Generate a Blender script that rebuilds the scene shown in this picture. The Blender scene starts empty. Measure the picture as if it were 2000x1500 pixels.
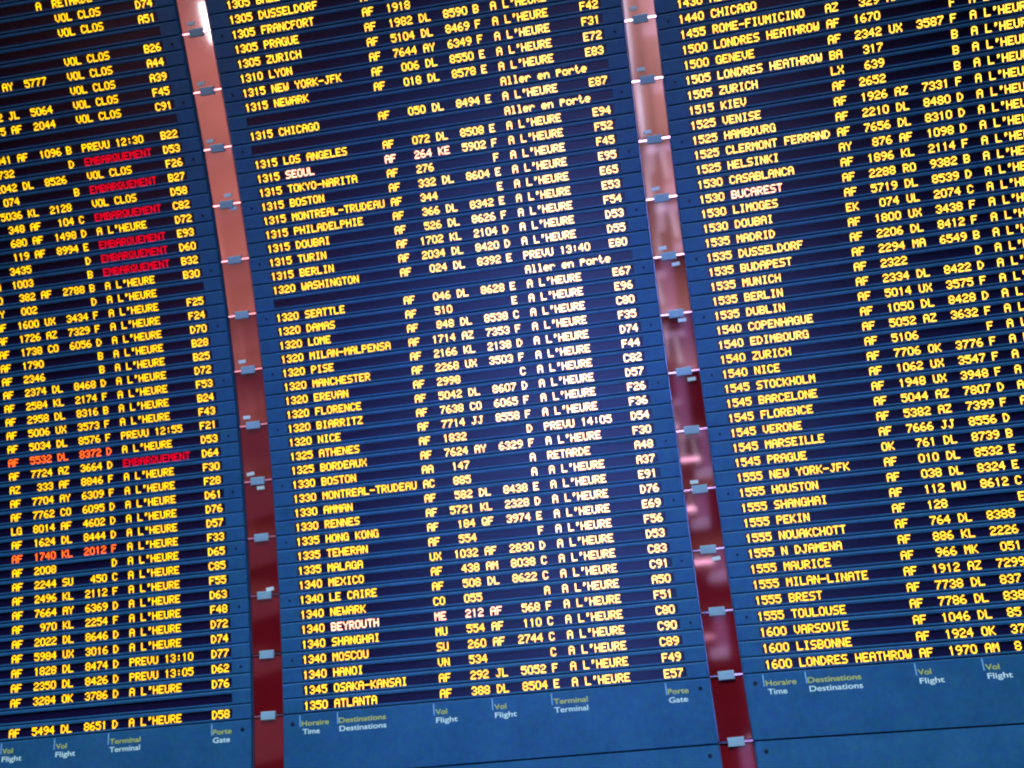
import bpy, math, random
import numpy as np
from mathutils import Matrix, Vector

SC = bpy.context.scene
COL = SC.collection
U = 0.05                      # one display row is 5 cm high

# ------------------------------------------------------------------ placement frame
# board frame: x along the rows, y up, z towards the viewer (units: rows); the whole
# assembly leans forward over the viewer by LEAN and the camera looks up at it.
LEAN = math.radians(14)
BASE = Matrix(((1, 0, 0, 0), (0, 0, -1, 0), (0, 1, 0, 0), (0, 0, 0, 1)))
M0 = Matrix.Rotation(LEAN, 4, 'X') @ BASE @ Matrix.Scale(U, 4)
CAM_C = (21.391177717602844, -7.407539417781771, 64.43765454096994)
_rv = np.array([-0.03748896416746667, -0.11334366201467463, 0.12237749480636859])
_t = np.linalg.norm(_rv); _k = _rv / _t
_K = np.array([[0, -_k[2], _k[1]], [_k[2], 0, -_k[0]], [-_k[1], _k[0], 0]])
RCAM = np.eye(3) + math.sin(_t) * _K + (1 - math.cos(_t)) * _K @ _K
LIFT = 1.6 - (M0 @ Vector(CAM_C)).z
WM = Matrix.Translation((0, 0, LIFT)) @ M0

def W(x, y, z):
    return WM @ Vector((x, y, z))

# ------------------------------------------------------------------ camera
cd = bpy.data.cameras.new('camera')
cam = bpy.data.objects.new('camera', cd)
COL.objects.link(cam)
rot = (WM.to_3x3() * (1 / U)) @ Matrix([[float(RCAM[j][i]) for j in range(3)] for i in range(3)])
cam.matrix_world = Matrix.Translation(W(*CAM_C)) @ rot.to_4x4()
cd.sensor_width = 36
cd.lens = 36 * math.exp(7.507322379668813) / 2000
cd.clip_start = 0.05
cd.clip_end = 200
cd.dof.use_dof = True
cd.dof.focus_distance = 2.35
cd.dof.aperture_fstop = 3.3
SC.camera = cam
SC.render.resolution_x, SC.render.resolution_y = 1024, 768
SC.cycles.use_denoising = True
SC.cycles.use_light_tree = True
SC.cycles.pixel_filter_type = 'BLACKMAN_HARRIS'
SC.cycles.filter_width = 2.05
SC.cycles.sample_clamp_direct = 12

# ------------------------------------------------------------------ world, lamps, exposure
w = bpy.data.worlds.new('World'); SC.world = w; w.use_nodes = True
bg = w.node_tree.nodes['Background']
bg.inputs[0].default_value = (0.10, 0.16, 0.30, 1)
bg.inputs[1].default_value = 0.08
SC.view_settings.view_transform = 'Standard'
SC.view_settings.look = 'None'
SC.view_settings.exposure = 0
SC.view_settings.gamma = 1

def lamp(name, pos, target, size, radiance, color, size_y=None, spread=math.pi, roll=0.0):
    """rectangular area lamp; pos and target in board-frame rows, size in rows"""
    l = bpy.data.lights.new(name, 'AREA')
    l.shape = 'RECTANGLE'; l.size = size * U; l.size_y = (size_y or size) * U
    l.energy = radiance * math.pi * l.size * l.size_y; l.color = color; l.spread = spread
    o = bpy.data.objects.new(name, l); COL.objects.link(o)
    z = (W(*pos) - W(*target)).normalized()
    x = (WM.to_3x3() @ Vector((1, 0, 0))).normalized(); y = z.cross(x).normalized(); x = y.cross(z)
    m = Matrix((x, y, z)).transposed() @ Matrix.Rotation(roll, 3, 'Z')
    o.matrix_world = Matrix.Translation(W(*pos)) @ m.to_4x4()
    return o

def bay(name, x0, x1, y0, y1, z, target, radiance, color, **kw):
    return lamp(name, ((x0 + x1) / 2, (y0 + y1) / 2, z), target, x1 - x0, radiance, color, y1 - y0, **kw)

# hall lighting: cool ceiling light high above; fittings and unseen lamps added for their reflections far behind the viewer
lamp('ceiling_light', (12, 330, 90), (12, 0, 0), 160, 28, (0.66, 0.92, 1.0))
bay('blue_glare_lamp', -9, 25, 15, 30, 226, (15, -6, 0), 1.7, (0.15, 0.27, 1.0), spread=math.radians(17))  # unseen lamp added for the blue glare down the middle board
A, B_ = math.radians(15.5), math.radians(16)
T1, T2 = (-5, 32, 0), (26, 31, 0)
SAL1, SAL2 = (1.0, 0.30, 0.26), (1.0, 0.42, 0.40)
for x0, x1 in ((-107, -95.0), (-94.6, -93.2), (-92.9, -74)):
    bay('salmon_reflection_lamp', x0, x1, 4, 62, 215, T1, 0.040, SAL1, spread=A)  # added lamps, mirrored as the salmon fade in the left glass
bay('salmon_reflection_lamp', 28, 40.2, 4, 62, 215, T2, 0.036, SAL2, spread=B_)
bay('salmon_reflection_lamp', 40.5, 56, 4, 62, 215, T2, 0.050, SAL2, spread=B_)  # this pair is added to tint the top of the right glass salmon
bay('upper_reflection_lamp', -110, -70, 22, 58, 217, (-5, 0, 0), 0.6, (1.0, 0.32, 0.50), roll=math.radians(12))  # added unseen lamp, its slanted lower edge shapes the scallops in the glass
bay('edge_streak_lamp', -82.8, -80.9, 24, 48, 213, (-5, 0, 0), 2.0, (1.0, 0.40, 0.45))  # tall lamp added for the bright streak along the left glass edge
bay('upper_reflection_lamp', 43.6, 47.0, 19, 50, 216, (26, 0, 0), 1.8, (0.85, 0.40, 1.0))  # added lamp for a purple column in the right glass
bay('lavender_reflection_lamp', 40.8, 46, 16.2, 19.2, 213, (26, 0, 0), 3.2, (0.75, 0.55, 1.0))  # this and the next three: unseen lamps added as lavender patches in the glass
bay('lavender_reflection_lamp', 37.2, 39.4, 23, 33, 213, (26, 3, 0), 0.02, (0.85, 0.66, 1.0), roll=math.radians(-4), spread=math.radians(13))
bay('lavender_reflection_lamp', 41.2, 42.6, 20.5, 28.5, 213, (26, 3, 0), 0.028, (0.85, 0.70, 1.0), roll=math.radians(6), spread=math.radians(13))
bay('lavender_reflection_lamp', 36.8, 44.5, 28.6, 30.4, 213, (26, 6, 0), 0.025, (0.85, 0.55, 1.0), spread=math.radians(13))
for x0, x1, tx in ((-98.2, -96.5, -5), (36.1, 37.1, 26), (45.7, 46.8, 26)):
    bay('pale_edge_lamp', x0, x1, 5, 60, 212, (tx, 32, 0), 0.05, (0.62, 0.66, 1.0), spread=math.radians(11))  # narrow lamps added so the upper glass edges reflect a pale line
bay('spot_light', -81.8, -80.0, 29, 38, 212, (-4, 24, 0), 0.05, (1.0, 0.95, 1.0), spread=math.radians(5))
bay('spot_light', 36.4, 42.6, 21.8, 22.5, 212, (26, -15, 0), 0.05, (1.0, 0.45, 0.70), spread=math.radians(6))

# ------------------------------------------------------------------ curved profile of the boards
_A = [0.2683649664020906, 0.06098102132045671, -0.04358901187785526, -0.07492880830752872]
_S = np.arange(-14, 64, 0.25)
_th = sum(_A[i] * ((np.clip(_S, -9, 57) - 25) / 25) ** (i + 1) for i in range(4))
_y = np.concatenate([[0], np.cumsum(np.cos((_th[1:] + _th[:-1]) / 2) * .25)])
_z = np.concatenate([[0], np.cumsum(np.sin((_th[1:] + _th[:-1]) / 2) * .25)])
_j = int(np.argmin(abs(_S - 25))); _y -= _y[_j]; _z -= _z[_j]

def prof(s):
    return float(np.interp(s, _S, _y)), float(np.interp(s, _S, _z)), float(np.interp(s, _S, _th))

class Plane:
    """one curved sheet: board 1, 2 or 3 (a slight fan round the viewer)"""
    def __init__(self, dx, piv=0, yaw=0, dz=0, dy=0):
        self.dx, self.piv, self.yaw, self.dz, self.dy = dx, piv, yaw, dz, dy
    def frame(self, x, s):
        """matrix (metres) of a local frame: X along the row, Y up the sheet, Z out of it"""
        y, z, th = prof(s)
        X = x + self.dx - self.piv
        p = W(self.piv + X * math.cos(self.yaw), y + self.dy, z + self.dz + X * math.sin(self.yaw))
        R = WM.to_3x3() * (1 / U)
        ax = (R @ Vector((math.cos(self.yaw), 0, math.sin(self.yaw)))).normalized()
        up = (R @ Vector((0, math.cos(th), math.sin(th)))).normalized()
        n = ax.cross(up).normalized(); up = n.cross(ax)
        m = Matrix((ax, up, n)).transposed().to_4x4()
        m.translation = p
        return m

PL = {1: Plane(-30.68504015086341, -5.0, -0.011574904632212222, 0.1476339357930673, -0.013295470856141358),
      2: Plane(0),
      3: Plane(30.662941134197172, 25.5, 0.0471319949441688, 0.022556112653516317, 0.046711575765344196)}

# ------------------------------------------------------------------ materials
def principled(name, color, rough=0.5, metal=0.0, spec=0.5, coat=0.0):
    m = bpy.data.materials.new(name); m.use_nodes = True
    b = m.node_tree.nodes['Principled BSDF']
    b.inputs['Base Color'].default_value = (*color, 1)
    b.inputs['Roughness'].default_value = rough
    b.inputs['Metallic'].default_value = metal
    b.inputs['Specular IOR Level'].default_value = spec
    if coat:
        b.inputs['Coat Weight'].default_value = coat
        b.inputs['Coat Roughness'].default_value = 0.05
    return m, b

def noisy(m, b, c1, c2, scale, detail=4, rough=None, bump=0.0, coord='Object'):
    """uneven colour and gloss so that no sheet is flat"""
    nt = m.node_tree
    tc = nt.nodes.new('ShaderNodeNewGeometry')
    n = nt.nodes.new('ShaderNodeTexNoise'); n.inputs['Scale'].default_value = scale; n.inputs['Detail'].default_value = detail
    nt.links.new(tc.outputs['Position'], n.inputs['Vector'])
    r = nt.nodes.new('ShaderNodeValToRGB')
    r.color_ramp.elements[0].position = 0.3; r.color_ramp.elements[1].position = 0.7
    r.color_ramp.elements[0].color = (*c1, 1); r.color_ramp.elements[1].color = (*c2, 1)
    nt.links.new(n.outputs['Fac'], r.inputs['Fac'])
    nt.links.new(r.outputs['Color'], b.inputs['Base Color'])
    if rough:
        mr = nt.nodes.new('ShaderNodeMapRange')
        mr.inputs['To Min'].default_value, mr.inputs['To Max'].default_value = rough
        nt.links.new(n.outputs['Fac'], mr.inputs['Value']); nt.links.new(mr.outputs['Result'], b.inputs['Roughness'])
    if bump:
        n2 = nt.nodes.new('ShaderNodeTexNoise'); n2.inputs['Scale'].default_value = scale * 25
        nt.links.new(tc.outputs['Position'], n2.inputs['Vector'])
        bp = nt.nodes.new('ShaderNodeBump'); bp.inputs['Strength'].default_value = bump; bp.inputs['Distance'].default_value = 0.001
        nt.links.new(n2.outputs['Fac'], bp.inputs['Height']); nt.links.new(bp.outputs['Normal'], b.inputs['Normal'])

M = {}
M['blue'], b = principled('blue_lacquered_metal', (0.02, 0.12, 0.36), 0.42, 0, 0.3)
noisy(M['blue'], b, (0.013, 0.086, 0.220), (0.021, 0.106, 0.270), 9.0, 6, (0.38, 0.5), 0.15)
nt = M['blue'].node_tree
sn = nt.nodes.new('ShaderNodeTexNoise'); sn.inputs['Scale'].default_value = 45; sn.inputs['Detail'].default_value = 2
ge = nt.nodes.new('ShaderNodeNewGeometry'); nt.links.new(ge.outputs['Position'], sn.inputs['Vector'])
mx = nt.nodes.new('ShaderNodeMix'); mx.data_type = 'RGBA'; mx.blend_type = 'SOFT_LIGHT'; mx.inputs[0].default_value = 0.38
src = b.inputs['Base Color'].links[0].from_socket
nt.links.new(src, mx.inputs[6]); nt.links.new(sn.outputs['Color'], mx.inputs[7]); nt.links.new(mx.outputs[2], b.inputs['Base Color'])
M['screen'], b = principled('smoked_display_window', (0.007, 0.004, 0.040), 0.36, 0, 0.3)
M['screw'], b = principled('black_screw', (0.004, 0.006, 0.03), 0.5, 0, 0.3)
M['red'], b = principled('red_glass', (0.16, 0.004, 0.010), 0.012, 0, 0.9)
noisy(M['red'], b, (0.13, 0.003, 0.005), (0.21, 0.004, 0.010), 3.0, 3, (0.03, 0.06))
M['edge'], b = principled('polished_edge', (0.07, 0.07, 0.16), 0.22, 0.0, 0.9)
M['clip'], b = principled('grey_clip_metal', (0.16, 0.30, 0.42), 0.45, 0.0, 0.3)
noisy(M['clip'], b, (0.27, 0.40, 0.54), (0.33, 0.46, 0.62), 30, 4, (0.35, 0.5))
M['bar'], b = principled('clamp_bar_metal', (0.70, 0.74, 0.90), 0.08, 1.0, 0.5)
M['sticker'], b = principled('white_label_paper', (0.80, 0.84, 0.95), 0.5, 0, 0.4)
M['wall'], b = principled('dark_backing', (0.004, 0.006, 0.03), 0.7)
M['print_white'], b = principled('white_print', (0.80, 0.95, 1.0), 0.5)
M['print_yellow'], b = principled('yellow_print', (0.62, 0.60, 0.11), 0.5)
M['line'], b = principled('pale_line_print', (0.26, 0.50, 0.85), 0.5)

def led_mat(name, col, strength):
    m = bpy.data.materials.new(name); m.use_nodes = True
    nt = m.node_tree; nt.nodes.clear()
    o = nt.nodes.new('ShaderNodeOutputMaterial'); e = nt.nodes.new('ShaderNodeEmission')
    e.inputs[0].default_value = (*col, 1); e.inputs[1].default_value = strength
    nt.links.new(e.outputs[0], o.inputs[0])
    return m

# amber diodes: orange (left board) to nearly white (middle board), overexposure put into the emission colour
AMB = []
_keys = [(0.0, (2.7, 1.42, 0.012)), (0.35, (3.8, 1.95, 0.13)), (0.6, (4.5, 2.4, 0.60)), (1.0, (5.6, 3.3, 1.75))]
for i in range(9):
    t = i / 8
    for (a, ca), (b_, cb) in zip(_keys, _keys[1:]):
        if a <= t <= b_:
            f = (t - a) / (b_ - a); c = tuple(u + (v - u) * f for u, v in zip(ca, cb)); break
    AMB.append(led_mat('amber_led_%s' % 'abcdefghi'[i], c, 1.0))
LED_RED = led_mat('red_led', (1.25, 0.0, 0.025), 1.0)
LED_ORANGE = led_mat('orange_red_led', (3.0, 0.34, 0.03), 1.0)
LED_PINK = led_mat('pink_white_led', (5.0, 2.1, 1.3), 1.0)

# ------------------------------------------------------------------ object helpers
def mesh(name, vs, fs, mat, smooth=False):
    me = bpy.data.meshes.new(name)
    me.from_pydata([tuple(v) for v in vs], [], fs)
    me.materials.append(mat)
    if smooth: me.polygons.foreach_set('use_smooth', [True] * len(fs))
    me.update()
    return me

def put(name, data, world, parent=None):
    o = bpy.data.objects.new(name, data); COL.objects.link(o)
    o.parent = parent
    o.matrix_basis = (WORLD[parent.name].inverted() @ world) if parent else world
    WORLD[o.name] = world
    return o

WORLD = {}

def box_geo(x0, x1, y0, y1, z0, z1, c=0.0):
    """box with a chamfered front face (units: rows, returned in metres)"""
    v = [(x0, y0, z0), (x1, y0, z0), (x1, y1, z0), (x0, y1, z0),
         (x0, y0, z1 - c), (x1, y0, z1 - c), (x1, y1, z1 - c), (x0, y1, z1 - c),
         (x0 + c, y0 + c, z1), (x1 - c, y0 + c, z1), (x1 - c, y1 - c, z1), (x0 + c, y1 - c, z1)]
    f = [(3, 2, 1, 0), (0, 1, 5, 4), (1, 2, 6, 5), (2, 3, 7, 6), (3, 0, 4, 7),
         (4, 5, 9, 8), (5, 6, 10, 9), (6, 7, 11, 10), (7, 4, 8, 11), (8, 9, 10, 11)]
    return [(a * U, b * U, d * U) for a, b, d in v], f

def slat_geo(x0, x1, y0, y1, wx0, wx1, wy0, wy1, D=0.5, c=0.06, rec=0.10):
    """display row: a plate with a recessed window opening and chamfered outer edges"""
    def ring(a, b, d, e, z): return [(a, d, z), (b, d, z), (b, e, z), (a, e, z)]
    rings = [ring(x0, x1, y0, y1, -D), ring(x0, x1, y0, y1, -c), ring(x0 + c, x1 - c, y0 + c, y1 - c, 0),
             ring(wx0 - .02, wx1 + .02, wy0 - .02, wy1 + .02, 0), ring(wx0, wx1, wy0, wy1, -.03), ring(wx0, wx1, wy0, wy1, -rec - .06)]
    v = [p for r in rings for p in r]; f = []
    for r in range(len(rings) - 1):
        for i in range(4):
            j = (i + 1) % 4
            f.append((r * 4 + i, r * 4 + j, r * 4 + 4 + j, r * 4 + 4 + i))
    return [(a * U, b * U, d * U) for a, b, d in v], f

def disc_geo(r, h, n=12):
    v = [(r * math.cos(2 * math.pi * i / n), r * math.sin(2 * math.pi * i / n), z) for z, r in ((-.02, r), (h * .6, r), (h, r * .8)) for i in range(n)]
    f = [(k * n + i, k * n + (i + 1) % n, k * n + n + (i + 1) % n, k * n + n + i) for k in (0, 1) for i in range(n)]
    f.append(tuple(range(2 * n, 3 * n)))
    return [(a * U, b * U, d * U) for a, b, d in v], f

# ------------------------------------------------------------------ 5 x 7 diode font (rows top to bottom)
F5 = {
'A': '01110 10001 10001 11111 10001 10001 10001', 'B': '11110 10001 10001 11110 10001 10001 11110',
'C': '01110 10001 10000 10000 10000 10001 01110', 'D': '11100 10010 10001 10001 10001 10010 11100',
'E': '11111 10000 10000 11110 10000 10000 11111', 'F': '11111 10000 10000 11110 10000 10000 10000',
'G': '01110 10001 10000 10011 10001 10001 01111', 'H': '10001 10001 10001 11111 10001 10001 10001',
'I': '01110 00100 00100 00100 00100 00100 01110', 'J': '00111 00010 00010 00010 00010 10010 01100',
'K': '10001 10010 10100 11000 10100 10010 10001', 'L': '10000 10000 10000 10000 10000 10000 11111',
'M': '10001 11011 10101 10101 10001 10001 10001', 'N': '10001 11001 11001 10101 10011 10011 10001',
'O': '01110 10001 10001 10001 10001 10001 01110', 'P': '11110 10001 10001 11110 10000 10000 10000',
'Q': '01110 10001 10001 10001 10101 10010 01101', 'R': '11110 10001 10001 11110 10100 10010 10001',
'S': '01111 10000 10000 01110 00001 00001 11110', 'T': '11111 00100 00100 00100 00100 00100 00100',
'U': '10001 10001 10001 10001 10001 10001 01110', 'V': '10001 10001 10001 10001 10001 01010 00100',
'W': '10001 10001 10001 10101 10101 10101 01010', 'X': '10001 10001 01010 00100 01010 10001 10001',
'Y': '10001 10001 01010 00100 00100 00100 00100', 'Z': '11111 00001 00010 00100 01000 10000 11111',
'0': '01110 10001 10001 10001 10001 10001 01110', '1': '00100 01100 00100 00100 00100 00100 00100',
'2': '01110 10001 00001 00110 01000 10000 11111', '3': '01110 10001 00001 00110 00001 10001 01110',
'4': '00010 00110 01010 10010 11111 00010 00010', '5': '11111 10000 11110 00001 00001 10001 01110',
'6': '00110 01000 10000 11110 10001 10001 01110', '7': '11111 00001 00010 00100 00100 01000 01000',
'8': '01110 10001 10001 01110 10001 10001 01110', '9': '01110 10001 10001 01111 00001 00010 01100',
'-': '00000 00000 00000 11111 00000 00000 00000', "'": '00110 00110 00100 00000 00000 00000 00000',
':': '00000 00100 00100 00000 00100 00100 00000', 'l': '01100 00100 00100 00100 00100 00100 01110',
'e': '00000 00000 01110 10001 11111 10000 01110', 'r': '00000 00000 10110 11001 10000 10000 10000',
'n': '00000 00000 10110 11001 10001 10001 10001', 'p': '00000 11110 10001 11110 10000 10000 10000',
'o': '00000 00000 01110 10001 10001 10001 01110', 't': '01000 01000 11100 01000 01000 01001 00110'}
F5 = {k: v.split() for k, v in F5.items()}
DX, DY = 0.0713, 0.0755
WIN = (-2.17, 23.55)
SEAM = -0.2                       # a slat runs from row - 0.2 to row + 0.8
YC = 0.3                          # local origin of a slat: row + 0.3

def led_text(name, text, col, parent, world, mat):
    """diodes of one field as little raised tablets on the display window"""
    vs, fs = [], []
    w_, h_, z0, z1 = DX * 0.47, DY * 0.47, -0.10, -0.065
    cx = 0
    for ch in text:
        g = F5.get(ch)
        if g:
            for r in range(7):
                for c in range(5):
                    if g[r][c] == '1':
                        x = (col - 30 + cx + c + 0.5) * DX
                        y = (6 - r + 0.5) * DY - YC
                        b = len(vs)
                        vs += [(x - w_, y - h_, z0), (x + w_, y - h_, z0), (x + w_, y + h_, z0), (x - w_, y + h_, z0),
                               (x - w_ * .75, y - h_ * .75, z1), (x + w_ * .75, y - h_ * .75, z1), (x + w_ * .75, y + h_ * .75, z1), (x - w_ * .75, y + h_ * .75, z1)]
                        fs += [(b, b + 1, b + 5, b + 4), (b + 1, b + 2, b + 6, b + 5), (b + 2, b + 3, b + 7, b + 6), (b + 3, b, b + 4, b + 7), (b + 4, b + 5, b + 6, b + 7)]
        cx += 6
    if not vs: return None
    return put(name, mesh(name, [(a * U, b * U, c * U) for a, b, c in vs], fs, mat), world, parent)

# ------------------------------------------------------------------ what the boards say, row 0 at the bottom
#  time|destination|airline|number|airline|number|terminal|status|gate
H = "A L'HEURE"
ROWS = {2: """1350|ATLANTA|AF|388|DL|8504|E|H|E57
1345|OSAKA-KANSAI|AF|292|JL|5052|F|H|F49
1340|HANOI|VN|534|||C|H|C89
1340|MOSCOU|SU|260|AF|2744|C|H|C90
1340|SHANGHAI|MU|554|AF|110|C|H|C80
1340|BEYROUTH|ME|212|AF|568|F|H|F51
1340|NEWARK|CO|055|||A|H|A50
1340|LE CAIRE|AF|508|DL|8622|C|H|C91
1340|MEXICO|AF|438|AM|8038|C|H|C83
1335|MALAGA|UX|1032|AF|2830|D|H|D53
1335|TEHERAN|AF|554|||F|H|F56
1335|HONG KONG|AF|184|QF|3974|E|H|E69
1330|RENNES|AF|5721|KL|2328|D|H|D76
1330|AMMAN|AF|582|DL|8438|E|H|E91
1330|MONTREAL-TRUDEAU|AC|885|||A|H|A37
1330|BOSTON|AA|147|||A|RETARDE|A48
1325|BORDEAUX|AF|7624|AY|6329|F|H|F30
1325|ATHENES|AF|1832|||D|PREVU 14:05|D54
1320|NICE|AF|7714|JJ|8558|F|H|F36
1320|BIARRITZ|AF|7638|CO|6065|F|H|F26
1320|FLORENCE|AF|5042|DL|8607|D|H|D57
1320|EREVAN|AF|2998|||C|H|C82
1320|MANCHESTER|AF|2268|UX|3503|F|H|F44
1320|PISE|AF|2166|KL|2138|D|H|D74
1320|MILAN-MALPENSA|AF|1714|AZ|7353|F|H|F35
1320|LOME|AF|848|DL|8538|C|H|C80
1320|DAMAS|AF|510|||E|H|E96
1320|SEATTLE|AF|046|DL|8628|E|H|E67
|||||||Aller en porte|
1320|WASHINGTON|AF|024|DL|8392|E|PREVU 13:40|E80
1315|BERLIN|AF|2034|DL|8420|D|H|D55
1315|TURIN|AF|1702|KL|2104|D|H|D53
1315|DOUBAI|AF|526|DL|8626|F|H|F54
1315|PHILADELPHIE|AF|366|DL|8342|E|H|E53
1315|MONTREAL-TRUDEAU|AF|344|||E|H|E65
1315|BOSTON|AF|332|DL|8604|E|H|E95
1315|TOKYO-NARITA|AF|276|||F|H|F45
1315|SEOUL|AF|264|KE|5902|F|H|F52
1315|LOS ANGELES|AF|072|DL|8508|E|H|E94
|||||||Aller en porte|
1315|CHICAGO|AF|050|DL|8494|E|H|E87
|||||||Aller en porte|
1315|NEWARK|AF|018|DL|8578|E|H|E83
1315|NEW YORK-JFK|AF|006|DL|8550|E|H|E72
1310|LYON|AF|7644|AY|6349|F|H|F31
1305|ZURICH|AF|5104|DL|8469|F|H|F42
1305|PRAGUE|AF|1982|DL|8590|B|H|
1305|FRANCFORT|AF|1918||||H|
1305|DUSSELDORF|AF||||||
1305|BALE|||||||""",
3: """1600|LONDRES HEATHROW|AF|1970|AM|8|||
1600|LISBONNE|AF|1924|OK|37|||
1600|VARSOVIE|AF|1046|DL|85|||
1555|TOULOUSE|AF|7786|DL|838|||
1555|BREST|AF|7738|DL|837|||
1555|MILAN-LINATE|AF|1912|AZ|7299|||
1555|MAURICE|AF|966|MK|051|||
1555|N DJAMENA|AF|886|KL|2226|||
1555|NOUAKCHOTT|AF|764|DL|8388|||
1555|PEKIN|AF|128|||E||
1555|SHANGHAI|AF|112|MU|8612|C||
1555|HOUSTON|AF|038|DL|8324|E||
1555|NEW YORK-JFK|AF|010|DL|8532|E||
1545|PRAGUE|OK|761|DL|8739|B||
1545|MARSEILLE|AF|7666|JJ|8556|D||
1545|VERONE|AF|5382|AZ|7399|F|H|
1545|FLORENCE|AF|5044|AZ|7807|D|H|
1545|BARCELONE|AF|1948|UX|3948|F|H|
1545|STOCKHOLM|AF|1062|UX|3547|F|H|
1540|NICE|AF|7706|OK|3776|F|H|
1540|ZURICH|AF|5106|||F|H|
1540|EDIMBOURG|AF|5052|AZ|3632|F|H|
1540|COPENHAGUE|AF|1050|DL|8428|D|H|
1535|DUBLIN|AF|5014|UX|3575|F|H|
1535|BERLIN|AF|2334|DL|8422|D|H|
1535|MUNICH|AF|2322|||D|H|
1535|BUDAPEST|AF|2294|MA|6549|B|H|
1535|DUSSELDORF|AF|2206|DL|8412|F|H|
1535|MADRID|AF|1800|UX|3438|F|H|
1530|DOUBAI|EK|074|UL|2074|C|H|
1530|LIMOGES|AF|5719|DL|8539|D|H|
1530|BUCAREST|AF|2288|RO|9382|B|H|
1530|CASABLANCA|AF|1896|KL|2114|F|H|
1525|HELSINKI|AY|876|AF|1098|D|H|
1525|CLERMONT FERRAND|AF|7656|DL|8310|D|H|
1525|HAMBOURG|AF|2210|DL|8480|D|H|
1525|VENISE|AF|1926|AZ|7331|F|H|
1515|KIEV|AF|2652|||B|H|
1505|ZURICH|LX|639|||B|H|
1505|LONDRES HEATHROW|BA|317|||B|H|
1500|GENEVE|AF|2342|UX|3587|F|H|
1500|LONDRES HEATHROW|AF|1670|||F|H|
1455|ROME-FIUMICINO|AZ|329|AF||F|H|
1440|CHICAGO||||||H|
1430|ALGER|||||||""",
1: """||AF|5494|DL|8651|D|H|D58
||||||||
||AF|3284|OK|3786|D|H|D76
||AF|2350|DL|8426|D|PREVU 13:05|D62
||AF|1828|DL|8474|D|PREVU 13:10|D77
||AF|5984|UX|3016|D|H|D74
||AF|2022|DL|8646|D|H|D72
||AF|970|KL|2254|F|H|F48
||AF|7664|AY|6369|D|H|D63
||AF|2496|KL|2112|F|H|F55
||AF|2244|SU|450|C|H|C85
||AF|2008|||D|H|D65
||AF|1740|KL|2012|F|H|F33
||AF|1624|DL|8444|D|H|D57
||LG|8014|AF|4602|D|H|D76
||AF|7762|CO|6095|D|H|D61
||AF|7704|AY|6309|F|H|F28
||AZ|333|AF|8846|F|H|F30
||AF|7724|AZ|3664|D|EMBARQUEMENT|D64
||AF|5532|DL|8372|D|H|D53
||AF|5034|DL|8576|F|PREVU 12:55|F21
||AF|5006|UX|3573|F|H|F43
||AF|2958|DL|8316|B|H|B24
||AF|2584|KL|2174|F|H|F53
||AF|2374|DL|8468|D|H|D72
||AF|2346|||B|H|B25
||AF|1790|||B|H|B28
||AF|1738|CO|6056|D|H|D70
||AF|1726|AZ|7329|F|H|F24
||AF|1600|UX|3434|F|H|F25
|| Y|002|||D|H|
|| O|382|AF|2788|B|H|B30
|| A|1003|||B|EMBARQUEMENT|B32
|||3435|||D|EMBARQUEMENT|D60
|||119|AF|8994|E|EMBARQUEMENT|E93
|||680|AF|1498|D|H|D72
|||348|AF|104|C|EMBARQUEMENT|C82
|||5036|KL|2128||VOL CLOS|D58
|||074|||B|EMBARQUEMENT|B27
|||2042|DL|8526||VOL CLOS|F26
|||732|||D|EMBARQUEMENT|D53
|||2041|AF|1096|B|PREVU 12:30|B22
||||||||
|||  75|AF|2044||VOL CLOS|C91
|||  72|JL|5064||VOL CLOS|F45
|||||||VOL CLOS|A39
||||AY|5777||VOL CLOS|A44
|||||||VOL CLOS|B26
||||||||
|||||||VOL CLOS|A51
|||||||VOL CLOS|D74
||||||A|RETARDE|"""}

def tone(board, row, col):
    """overexposure painted into the diode colour: 0 yellow-orange, 8 nearly white"""
    x = {1: -30.7, 2: 0, 3: 30.7}[board] + (col - 30) * DX
    cx, cy = (x - 19) / 13.0, (row - 21) / 19.0
    t = math.exp(-(cx * cx * (0.8 if x < 19 else 1.0) + cy * cy * .55)) * 1.02
    if board == 1: t = min(t, 0.12) + 0.10 * (col > 300)
    if board == 3: t = 0.30 + 0.22 * math.exp(-((row - 30) / 14.0) ** 2) * (1 if col < 130 else .6)
    if board == 2: t = max(t, 0.24)
    return AMB[max(0, min(8, round(t * 8)))]

FIELDS = [('time_text', 0, 0), ('destination_text', 1, 30), ('airline_text', 2, 132), ('flight_number_text', 3, 156),
          ('airline_text', 4, 186), ('flight_number_text', 5, 210), ('terminal_text', 6, 239), ('status_text', 7, 256), ('gate_text', 8, 340)]
X0, X1 = -3.57, 24.90             # board edges
TOPROW = 55

LABELS = {1: 'left departures board, cut by the picture edge, with red boarding lines among yellow text',
          2: 'middle departures board with full rows from Dusseldorf at top down to Atlanta at bottom',
          3: 'right departures board, with 16 o\'clock flights to London, Lisbon and Warsaw at its foot'}

slat_me = mesh('row_panel', *slat_geo(X0, X1, SEAM + .016 - YC, SEAM + 1 - .016 - YC, WIN[0], WIN[1], -.03 - YC, .56 - YC), M['blue'])
win_me = mesh('display_window', *box_geo(WIN[0] + .005, WIN[1] - .005, -.025 - YC, .555 - YC, -.3, -.10), M['screen'])
screw_me = mesh('screw', *disc_geo(.09, .03), M['screw'])
bigscrew_me = mesh('screw', *disc_geo(.135, .04), M['screw'])
panel_me = mesh('heading_panel', *box_geo(X0, X1, -2 + .02, 2 - .02, -.5, 0, .045), M['blue'])
lower_me = mesh('blank_panel', *box_geo(X0, X1, -3 + .02, 3 - .02, -.5, 0, .045), M['blue'])
line_me = mesh('heading_line', *box_geo(-.035, .035, -.36, .36, -.01, .006), M['line'])

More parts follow.
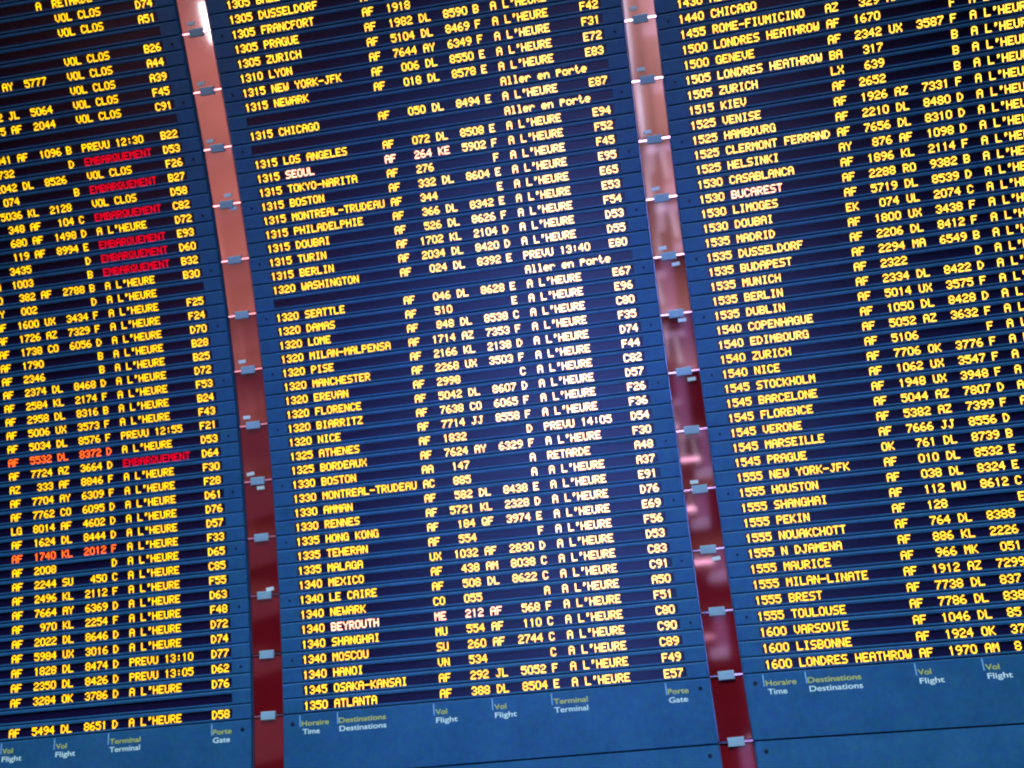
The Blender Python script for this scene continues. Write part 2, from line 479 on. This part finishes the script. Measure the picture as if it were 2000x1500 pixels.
def print_text(name, body, x, y, width, mat, parent, world0):
    """flat lettering printed on the panel, fitted to its real width"""
    cu = bpy.data.curves.new(name, 'FONT'); cu.body = body; cu.size = 1; cu.offset = 0.014
    tmp = bpy.data.objects.new(name, cu); COL.objects.link(tmp)
    dg = bpy.context.evaluated_depsgraph_get()
    me = bpy.data.meshes.new_from_object(tmp.evaluated_get(dg))
    bpy.data.objects.remove(tmp); bpy.data.curves.remove(cu)
    co = np.empty(len(me.vertices) * 3); me.vertices.foreach_get('co', co); co = co.reshape(-1, 3)
    sx = width / (co[:, 0].max() - co[:, 0].min())
    sy = 0.47
    co[:, 0] = (co[:, 0] - co[:, 0].min()) * sx; co[:, 1] *= sy; co[:, 2] = 0.006
    co = (co + [x, y, 0]) * U
    me.vertices.foreach_set('co', co.ravel()); me.materials.clear(); me.materials.append(mat); me.update()
    me.name = name
    return put(name, me, world0, parent)

HEADS = [(-2.42, 'Horaire', -2.30, 1.88, 'Time', -2.24, 1.18), (.20, 'Destinations', .28, 3.24, 'Destinations', .31, 3.22),
         (6.80, 'Vol', 6.90, .78, 'Flight', 6.91, 1.45), (10.74, 'Vol', 10.85, .80, 'Flight', 10.86, 1.44),
         (14.68, 'Terminal', 14.79, 2.22, 'Terminal', 14.79, 2.20), (22.10, 'Porte', 22.19, 1.32, 'Gate', 22.2, 1.2)]

for bn in (2, 1, 3):
    P = PL[bn]
    board = put('departures_board', None, P.frame((X0 + X1) / 2, -8))
    board.empty_display_size = 0.1
    board['label'] = LABELS[bn]; board['category'] = 'departures board'; board['group'] = 'departures boards mounted side by side'
    rows = ROWS[bn].split('\n')
    for k in range(TOPROW):
        fr = P.frame(0, k + YC)
        slat = put('row_panel', slat_me, fr, board)
        put('display_window', win_me, fr, slat)
        if k % 4 == 3:
            for sx in (-2.84, 24.22):
                put('screw', screw_me, fr @ Matrix.Translation((sx * U, 0, 0)), slat)
        if k < len(rows):
            cells = rows[k].split('|')
            for fname, ci, col in FIELDS:
                s = cells[ci] if ci < len(cells) else ''
                if not s: continue
                if s == 'H': s = H
                if fname == 'flight_number_text' and bn != 3: s = s.rjust(4)
                if fname == 'flight_number_text' and bn == 3 and ci == 3: s = s.rjust(4)
                if bn == 3 and ci == 5 and s == '051': s = ' 051'
                mt = tone(bn, k, col)
                red = s == 'EMBARQUEMENT'
                if red: mt = LED_RED
                if bn == 1 and k in (12, 19) and ci in (2, 3, 4, 5, 6): mt = LED_ORANGE
                if (bn, k) in ((2, 37), (2, 5)) and ci in (1, 2, 3, 4): mt = LED_PINK
                if (bn, k) == (2, 5) and ci == 1: mt = LED_PINK
                if (bn, k) == (3, 31) and ci == 1: mt = LED_PINK
                pos = 0
                for word in s.split(' '):
                    o = led_text(fname, word, col + 6 * pos, slat, fr, mt) if word else None
                    pos += len(word) + 1
                    if o and red: o['label'] = 'red boarding text'
                    if o and mt is LED_ORANGE: o['label'] = 'orange red text'
                    if o and mt is LED_PINK: o['label'] = 'pinkish white text'
    # heading panel and the blank panel under it
    fr = P.frame(0, -2.2)
    hp = put('heading_panel', panel_me, fr, board)
    for sx in (-2.95, 24.28):
        put('screw', bigscrew_me, fr @ Matrix.Translation((sx * U, 1.4 * U, 0)), hp)
    for lx, a, ax_, aw, b_, bx_, bw in HEADS:
        put('heading_line', line_me, fr @ Matrix.Translation((lx * U, (2.2 - .67) * U, 0)), hp)
        print_text('french_heading', a, ax_, 2.2 - 1.0, aw, M['print_yellow'], hp, fr)
        print_text('english_heading', b_, bx_, 2.2 - 1.52, bw, M['print_white'], hp, fr)
    fr = P.frame(0, -7.2)
    lp = put('blank_panel', lower_me, fr, board)
    for sx in (-2.95, 24.28):
        put('screw', bigscrew_me, fr @ Matrix.Translation((sx * U, 2.37 * U, 0)), lp)

# ------------------------------------------------------------------ red glass strips in the gaps
red_me = mesh('glass_panel', *box_geo(-1.02, 1.02, -1.90, 1.90, -.28, -.16, .02), M['red'])
edge_me = mesh('polished_edge', *box_geo(-.035, .035, -1.90, 1.90, -.30, -.14, .004), M['edge'])
clip_me = mesh('clip', *box_geo(-.51, .51, -.265, .265, -.3, -.05, .02), M['clip'])
bar_me = mesh('clamp_bar', *box_geo(-1.06, 1.06, -.06, .06, -.36, -.12, .004), M['bar'])
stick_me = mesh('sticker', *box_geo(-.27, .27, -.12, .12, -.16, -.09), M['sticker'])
STRIPS = [
    (-4.69, 'red glass strip between the left and middle boards, held by grey clips',
     [(-4.96, 48.5), (-5.05, 44.42), (-5.13, 40.43), (-4.48, 36.48), (-4.25, 35.5), (-5.05, 24.5), (-5.11, 20.46), (-5.18, 16.40), (-4.5, 15.34), (-4.27, 8.24)]),
    (26.02, 'red glass strip between the middle and right boards, mirroring pale shapes',
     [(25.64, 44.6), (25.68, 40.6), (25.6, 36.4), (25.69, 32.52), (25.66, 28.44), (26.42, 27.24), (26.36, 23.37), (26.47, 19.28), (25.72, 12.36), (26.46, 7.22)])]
rnd = random.Random(5)
for cx, lab, st in STRIPS:
    P = PL[2]
    root = put('red_glass_strip', None, P.frame(cx, -8))
    root['label'] = lab; root['category'] = 'glass strip'; root['group'] = 'red glass strips between the boards'
    for m in range(-3, 14):
        s0 = 4 * m - .15
        fr = P.frame(cx, s0 + 2)
        amp = .004 if cx < 0 else (.0 if m in (1, 3) else .013)
        yaw = .004 if m >= 8 else amp
        tilt = Matrix.Rotation(rnd.uniform(-amp, amp), 4, 'X') @ Matrix.Rotation(rnd.uniform(-yaw, yaw), 4, 'Y')
        gp = put('glass_panel', red_me, fr @ tilt, root)
        for sx in (-1.075, 1.075):
            put('polished_edge', edge_me, fr @ Matrix.Translation((sx * U, 0, 0)), gp)
        fc = P.frame(cx, s0)
        cl = put('clip', clip_me, fc @ Matrix.Rotation(rnd.uniform(-.02, .02), 4, 'Z'), root)
        put('clamp_bar', bar_me, fc, cl)
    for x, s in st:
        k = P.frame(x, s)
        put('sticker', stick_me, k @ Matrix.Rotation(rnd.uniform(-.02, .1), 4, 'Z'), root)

# ------------------------------------------------------------------ dark wall behind everything
vs, fs = [], []
ss = list(range(-12, 61, 3))
for i, s in enumerate(ss):
    y, z, th = prof(s)
    for x, dz in ((-70, 0), (95, 3.0)):
        p = W(x, y, z - 2.2 + dz * 0); vs.append(p)
        q = W(x, y, z - 4.2); vs.append(q)
for i in range(len(ss) - 1):
    a = i * 4
    fs += [(a, a + 2, a + 6, a + 4), (a + 1, a + 5, a + 7, a + 3), (a, a + 4, a + 5, a + 1), (a + 2, a + 3, a + 7, a + 6)]
n = (len(ss) - 1) * 4
fs += [(0, 1, 3, 2), (n, n + 2, n + 3, n + 1)]
wall = put('wall', mesh('wall', vs, fs, M['wall']), Matrix())
wall['kind'] = 'structure'
